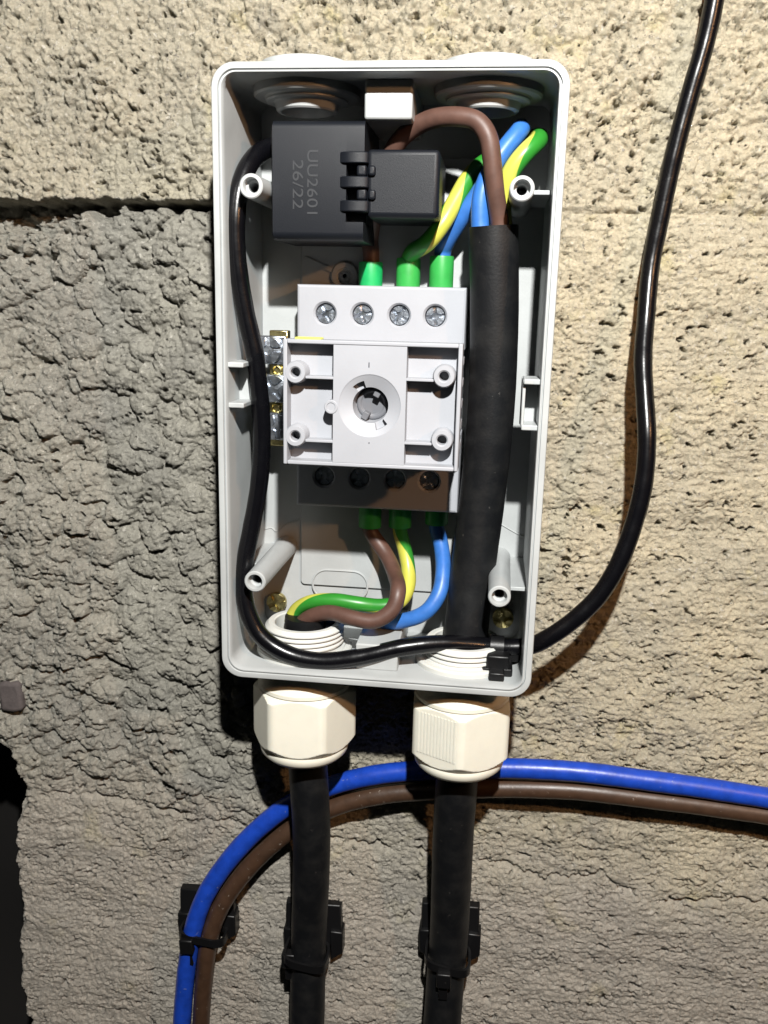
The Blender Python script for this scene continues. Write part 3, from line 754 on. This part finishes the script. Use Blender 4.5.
# right cable: brown goes through the clamp, blue and earth loop back to the switch
b1 = core(cb_, 'brown_core', [at(501, 240, -15.5), at(499.5, 222, -15), at(495, 190, -12.5), at(492, 160, -11), at(488, 136, -10.5), at(477, 121, -11), at(455, 116.5, -12.5), at(432, 119, -15), at(412, 129, -18), at(396, 145, -21),
         at(383, 175, -26), at(374, 215, -30), at(370, 240, ZF), (FT[0], FTy[0]+3, ZF), (FT[0], FTy[0]-4, ZF)], M['brown'])
ferrule(b1, FT[0], 30, FTy[0], M['ferrule2'])
b2 = core(cb_, 'blue_core', [at(481, 240, -16), at(480, 222, -16), at(481.5, 195, -16), at(491, 170, -17), at(504, 150, -18), at(518, 133, -20), at(522, 127, -22), at(513, 138, -24.5), at(497, 163, -25), at(477, 196, -26), at(459, 221, -28.5), at(447, 241, -32), (FT[2]+0.3, FTy[2]+2, ZF), (FT[2], FTy[2]-4, ZF)], M['blue'])
ferrule(b2, FT[2], 30, FTy[2], M['ferrule'])
b3 = core(cb_, 'earth_core', [at(506, 240, -20), at(503, 222, -20), at(503, 195, -19), at(512, 170, -17), at(527, 151, -17), at(538, 141, -20), at(538, 137, -26), at(523, 146, -31), at(502, 155, -33), at(484, 163, -32), at(469, 178, -29.5), at(455, 202, -26.5), at(441, 226, -24), at(427, 243, -25), at(413, 252, -30), (FT[1], FTy[1]-1, ZF), (FT[1], FTy[1]-5, ZF)], GY1)
ferrule(b3, FT[1], 30, FTy[1], M['ferrule'])
# left cable: three cores up to the lower terminals
FB = [at(370, 520, ZF)[0], at(400, 522, ZF)[0], at(436.5, 520, ZF)[0]]
FBy = [at(370, 527, ZF)[1], at(400, 527, ZF)[1], at(437, 524, ZF)[1]]
c1 = core(ca_, 'brown_core', [(GL+2, -78, GZ+1), at(300, 627, GZ+1), at(310, 617, GZ+3), at(330, 612.5, -15), at(352, 618, -12), at(375, 621, -11), at(393, 609, -12), at(398, 592, -14), at(395, 575, -24), at(387, 556, -31), at(377, 541, -33.5), (FB[0], FBy[0]-1, ZF), (FB[0], FBy[0]+4, ZF)], M['brown'], 2.5)
ferrule(c1, FB[0], -36, FBy[0], M['ferrule'])
c2 = core(ca_, 'earth_core', [(GL-2.4, -78, GZ-2), at(291, 623, GZ-2), at(296, 611, GZ-2), at(311, 602, -20), at(335, 600.5, -19), at(360, 604, -19), at(383, 606, -21), at(399, 602, -23), at(408, 587, -28), at(408, 566, -32.5), at(404, 547, -34.5), (FB[1], FBy[1]-1, ZF), (FB[1], FBy[1]+4, ZF)], GY2, 2.4)
ferrule(c2, FB[1], -36, FBy[1], M['ferrule'])
c3 = core(ca_, 'blue_core', [(GL+3, -78, GZ-3.5), at(312, 626, GZ-3.5), at(325, 619, -24), at(350, 618, -25), at(378, 621, -23), at(402, 621, -20), at(426, 612, -19), at(439, 594, -21), at(443, 572, -25), at(442, 551, -30), at(439, 536, -33), (FB[2], FBy[2]-1, ZF), (FB[2], FBy[2]+4, ZF)], M['blue'], 2.5)
ferrule(c3, FB[2], -36, FBy[2], M['ferrule'])

# ------------------------------------------------------------------ black clip-on current sensor
cs = thing('current_sensor', (-10, 43, -38), 'black split-core current sensor clipped round the brown wire', 'current sensor')
LX0, LX1, LY0, LY1, LZ = -33.0, -6.7, 43.2, 75.0, -8.0
def arc(cx, cy, r, a0, a1, n=6):
    return [(cx+r*math.cos(math.radians(a0+(a1-a0)*k/n)), cy+r*math.sin(math.radians(a0+(a1-a0)*k/n))) for k in range(n+1)]
def Y_(v): return at(350, v, LZ)[1]
nt_, nb_ = Y_(152.5), Y_(222)
nxl = at(346, 190, LZ)[0]
poly = [(LX0, LY0), (LX1, LY0), (LX1, nb_)]+arc(nxl+2.6, nb_+2.6, 2.6, 270, 180)[:] + [(nxl, nt_)] + [(LX1, nt_), (LX1, LY1), (LX0, LY1)]
# rounded long edges: sweep the profile in y-z, then the latch notch is left open
mb = MB()
def profile(x):
    pr = []
    R_ = 2.2
    for a in range(0, 91, 18):
        pr.append((x, LY1-R_+R_*math.sin(math.radians(90-a+0)) if False else LY1-R_+R_*math.cos(math.radians(a)), LZ-R_+R_*math.sin(math.radians(a))))
    for a in range(90, -1, -18):
        pr.append((x, LY0+R_-R_*math.cos(math.radians(a)), LZ-R_+R_*math.sin(math.radians(a))))
    pr += [(x, LY0, -37.5), (x, LY1, -37.5)]
    return pr
pe = [(LX0, 0.5*(LY0+LY1)+(y-0.5*(LY0+LY1))*0.965, -37.5+(z+37.5)*0.982) for _, y, z in profile(LX0)]
mb.loft([pe, profile(LX0+0.35), profile(nxl)], True, True)
def part_profile(x, ya, yb, ra, rb):
    pr = []
    if rb:
        for a in range(0, 91, 18): pr.append((x, yb-2.2+2.2*math.cos(math.radians(a)), LZ-2.2+2.2*math.sin(math.radians(a))))
    else: pr.append((x, yb, LZ))
    if ra:
        for a in range(90, -1, -18): pr.append((x, ya+2.2-2.2*math.cos(math.radians(a)), LZ-2.2+2.2*math.sin(math.radians(a))))
    else: pr.append((x, ya, LZ))
    pr += [(x, ya, -37.5), (x, yb, -37.5)]
    return pr
mb.loft([part_profile(nxl, nt_, LY1, 0, 1), part_profile(LX1, nt_, LY1, 0, 1)], True, True)
mb.loft([part_profile(nxl, LY0, nb_, 1, 0), part_profile(LX1, LY0, nb_, 1, 0)], True, True)
mb.box((nxl-0.5, nb_-0.5, -36), (LX1, nt_+0.5, -13.5))
left = mb.build('core_half', M['black'], cs, smooth=40)
RX0, RX1, RY0, RY1 = -6.3, 14.2, 49.5, 67.7
mb = MB().box((RX0, RY0, -36), (RX1, RY1, -9.0))
mb.build('core_half', M['black'], cs, bevel=1.5, seg=4)
for v in (157.5, 182, 206):
    y = Y_(v); x0 = at(339, v, LZ)[0]; x1 = at(369, v, LZ)[0]
    pr = [(x0, LZ-0.3), (x0+1.2, LZ+0.9), (x0+3.2, LZ+1.3), (x1-1.2, LZ+1.3), (x1-0.1, LZ+0.6), (x1, LZ-4), (x0+3, LZ-4)]
    mb = MB().loft([[(x, y-1.55, z) for x, z in pr], [(x, y+1.45, z) for x, z in pr]], True, True)
    mb.build('latch_claw', M['black'], left, bevel=0.3)
for v in (170, 194):
    y = Y_(v)
    xa = at(356.5, v, LZ)[0]; xb = at(366.5, v, LZ)[0]; xc = at(368, v, LZ)[0]; xd = at(375.5, v, LZ)[0]
    MB().box((xa, y-1.6, -14), (xb, y+1.5, LZ+0.2)).build('latch_tongue', M['black'], cs, bevel=0.7, seg=3)
    MB().box((xc, y-1.5, -14), (xd, y+1.3, LZ+0.2)).build('latch_tongue', M['black'], cs, bevel=0.7, seg=3)
def lettering(text, u, v0, v1, height):
    cu = bpy.data.curves.new('lettering', 'FONT'); cu.body = text; cu.align_x = 'CENTER'; cu.align_y = 'CENTER'
    cu.size = 1.0; cu.extrude = 0.03
    to = bpy.data.objects.new('lettering_source', cu); COL.objects.link(to)
    bpy.context.view_layer.update()
    dg = bpy.context.evaluated_depsgraph_get()
    me = bpy.data.meshes.new_from_object(to.evaluated_get(dg)); bpy.data.objects.remove(to)
    co = np.array([v.co[:] for v in me.vertices]); lo = co.min(0); hi = co.max(0); ctr = (lo+hi)/2
    pa = at(u, v0, LZ); pb = at(u, v1, LZ); L_ = pa[1]-pb[1]
    k = L_/(hi[0]-lo[0]); kh = height/(hi[1]-lo[1])
    mx, my = (pa[0]+pb[0])/2, (pa[1]+pb[1])/2
    off = root_loc(left)
    for v, c in zip(me.vertices, co):
        lx, ly = (c[0]-ctr[0])*k, (c[1]-ctr[1])*kh
        v.co = B((mx+ly, my-lx, LZ+0.02+(0.10 if c[2] > 0 else -0.2)))-off
    me.materials.append(M['print'])
    o = bpy.data.objects.new('lettering', me); COL.objects.link(o); o.parent = left
    o['label'] = 'moulded characters reading '+text
lettering('UU2601', 312.5, 150, 214, 3.0)
lettering('26/22', 298, 160, 209, 3.0)

# thin glossy lead of the sensor: round the box, out through the side, up the wall
ln_ = [at(282, 146, -22), at(268, 148, -20), at(252, 160, -14), at(241, 183, -10), at(236, 215, -8), at(237, 260, -8), at(245, 310, -9), at(255, 355, -10), at(260, 400, -11), at(262, 440, -12),
       at(259, 485, -12), at(251, 530, -11), at(244, 570, -9), at(246, 605, -7.5), at(260, 635, -6.5), at(285, 653, -6), at(320, 661, -6), at(360, 657, -7), at(400, 648, -9), at(440, 643.5, -12), at(475, 645, -15), at(497, 647, -17), (43, -79.0, -18), (48, -78.3, -18.5),
       at(546, 639, -17), at(570, 623, -17), at(598, 597, -17.5), at(619, 563, -18), at(633.5, 525, -19), at(643.5, 485, -20), at(647, 440, -22), at(645, 400, -26), at(643, 360, -31), at(646, 318, -36), at(651, 265, -39.5), at(661, 215, -40.3), at(674, 155, -40.3), at(690, 95, -40.0), at(706, 40, -39.5), at(716, -10, -39), at(722, -70, -39)]
sc_ = tube(ln_, 2.75, 22, 1.0, 5, 0.012).build('sensor_cable', M['lead'], None, base=at(497, 647, -17))
tag(sc_, 'thin glossy black lead looping round the box and up the wall', 'cable')

# ------------------------------------------------------------------ cable tie and mount inside the box
tm = thing('cable_tie', at(497, 668, -14), 'black cable tie and mount holding the thin lead in the box corner', 'cable tie')
c = at(497, 647, -17)
MB().box((c[0]-4.5, -85.2, -24), (c[0]+5.0, -82.6, -8.5)).build('mount_base', M['tie'], tm, bevel=0.5)
MB().box((34.0, -85.0, -13.9), (41.0, -78.6, -8.6)).build('head', M['tie'], tm, bevel=0.6)
MB().box((34.9, -85.1, -9.0), (39.6, -82.6, -4.6)).build('tail', M['tie'], tm, bevel=0.4)
mb = MB()
rings = []
for k in range(33):
    a = 2*math.pi*k/32
    for_r = []
    ry, rz = math.cos(a), math.sin(a)
    rings.append([(c[0]-2.1, c[1]+ry*2.9, c[2]+rz*2.9), (c[0]+2.1, c[1]+ry*2.9, c[2]+rz*2.9), (c[0]+2.1, c[1]+ry*3.7, c[2]+rz*3.7), (c[0]-2.1, c[1]+ry*3.7, c[2]+rz*3.7)])
mb.loft(rings); mb.build('strap', M['tie'], tm)
MB().box((c[0]+2.4, c[1]-4.5, -22), (c[0]+7.5, c[1]+0.5, -16)).build('tail', M['tie'], tm, bevel=0.6)

# ------------------------------------------------------------------ blue and brown conductors clipped to the wall
def zc(u): return -40.5
bl = [(860, 812), (768, 798), (700, 787.5), (640, 779.5), (580, 772), (520, 768.5), (470, 768.5), (420, 770.5), (375, 775), (330, 786), (292, 803), (258, 829), (228, 861), (205, 896), (193, 930), (187, 965), (183.5, 1000), (181, 1040), (179, 1120)]
br = [(860, 828), (768, 814.5), (700, 805), (640, 797.5), (580, 790.5), (520, 788), (470, 788.5), (420, 791), (379, 795), (336, 806), (299, 824), (267, 849), (239, 879), (219, 910), (209, 941), (204.5, 975), (202, 1005), (200.5, 1040), (198, 1120)]
zb = [-38.5, -38.5, -38.5, -38.8, -39.2, -39.6, -40.0, -40.2, -40.4, -40.6, -40.4, -39.6, -38.6, -37.6, -37.2, -37.6, -38.6, -39.5, -40]
o = tube([at(u, v, z+1.0) for (u, v), z in zip(bl, zb)], 3.55, 24, 1.5, 4, 0.01).build('blue_cable', M['wall_blue'], None, base=at(500, 770, -40))
tag(o, 'bright blue insulated conductor sweeping across the wall above the brown one', 'cable')
o = tube([at(u, v, z) for (u, v), z in zip(br, zb)], 3.4, 24, 1.5, 4, 0.01).build('brown_cable', M['wall_brown'], None, base=at(500, 790, -40))
tag(o, 'dark brown insulated conductor running along the blue one on the wall', 'cable')

# ------------------------------------------------------------------ tie mounts on the wall
def tie_mount(cu, cv, rot, label, axis, rx, rz_, head, size=(11.0, 12.5)):
    """square black saddle with sloped cheeks; strap is an oval band round the cables"""
    c = at(cu, cv, WZ+2.5)
    t = thing('cable_tie_mount', (c[0], c[1], WZ), label, 'cable tie', 'cable tie mounts on the wall')
    ca, sa = math.cos(rot), math.sin(rot)
    def W(p): return (c[0]+p[0]*ca-p[1]*sa, c[1]+p[0]*sa+p[1]*ca, p[2])
    w_, h_ = size
    mb = MB()
    mb.add([W(p) for p in [(-w_, -h_*0.3, WZ-2), (w_, -h_*0.3, WZ-2), (w_, h_, WZ-2), (-w_, h_, WZ-2), (-w_, -h_*0.3, WZ+4.2), (w_, -h_*0.3, WZ+4.2), (w_*0.97, h_, WZ+1.9), (-w_*0.97, h_, WZ+1.9)]],
           [(3, 2, 1, 0), (4, 5, 6, 7), (0, 1, 5, 4), (1, 2, 6, 5), (2, 3, 7, 6), (3, 0, 4, 7)])
    for s_ in (-1, 1):
        mb.add([W(p) for p in [(s_*w_*0.62, -h_*0.75, WZ-2), (s_*w_*1.04, -h_*0.62, WZ-2), (s_*w_*1.06, h_*0.25, WZ-2), (s_*w_*0.62, h_*0.25, WZ-2), (s_*w_*0.62, -h_*0.75, WZ+5.4), (s_*w_*1.04, -h_*0.5, WZ+5.0), (s_*w_*1.06, h_*0.2, WZ+4.6), (s_*w_*0.62, h_*0.25, WZ+5.0)]],
               [(3, 2, 1, 0), (4, 5, 6, 7), (0, 1, 5, 4), (1, 2, 6, 5), (2, 3, 7, 6), (3, 0, 4, 7)])
    mb.build('saddle', M['tie'], t, bevel=0.5)
    ax, az = axis; rings = []
    for k in range(41):
        a = 2*math.pi*k/40; e = 0.55
        cx_ = math.copysign(abs(math.cos(a))**e, math.cos(a)); sz_ = math.copysign(abs(math.sin(a))**e, math.sin(a))
        tilt = -1.6*cx_
        pin = (ax+rx*cx_, -2.2+tilt, az+rz_*sz_); pout = (ax+(rx+0.9)*cx_, -2.2+tilt, az+(rz_+0.9)*sz_)
        rings.append([W((pin[0], pin[1]-1.5, pin[2])), W((pin[0], pin[1]+1.5, pin[2])), W((pout[0], pout[1]+1.5, pout[2])), W((pout[0], pout[1]-1.5, pout[2]))])
    MB().loft(rings).build('strap', M['tie'], t)
    hx, hy, hz = head
    MB().obox(W((hx, hy, hz)), (2.6*ca, 2.6*sa, 0), (-3.0*sa, 3.0*ca, 0), (0, 0, 2.0)).build('head', M['tie'], t, bevel=0.5)
    MB().obox(W((hx-0.3, hy-6.0, hz-0.6)), (1.6*ca, 1.6*sa, 0), (-3.6*sa, 3.6*ca, 0.3), (0, 0, 0.6)).build('tail', M['tie'], t, bevel=0.25)
    return t
tie_mount(314, 933, 0.04, 'black tie mount strapping the left thick cable to the wall', (-1.0, WC), 7.4, 7.0, (-7.4, -3.0, WC+2.5))
tie_mount(450, 935, 0.02, 'black tie mount strapping the right thick cable to the wall', (-0.3, WC), 7.6, 7.2, (-1.2, -5.2, WC+8.0))
tie_mount(208, 917, 0.06, 'black tie mount strapping the blue and brown conductors to the wall', (0.2, -38), 8.0, 4.6, (-5.0, -4.2, -33.2), (11.0, 11.5))
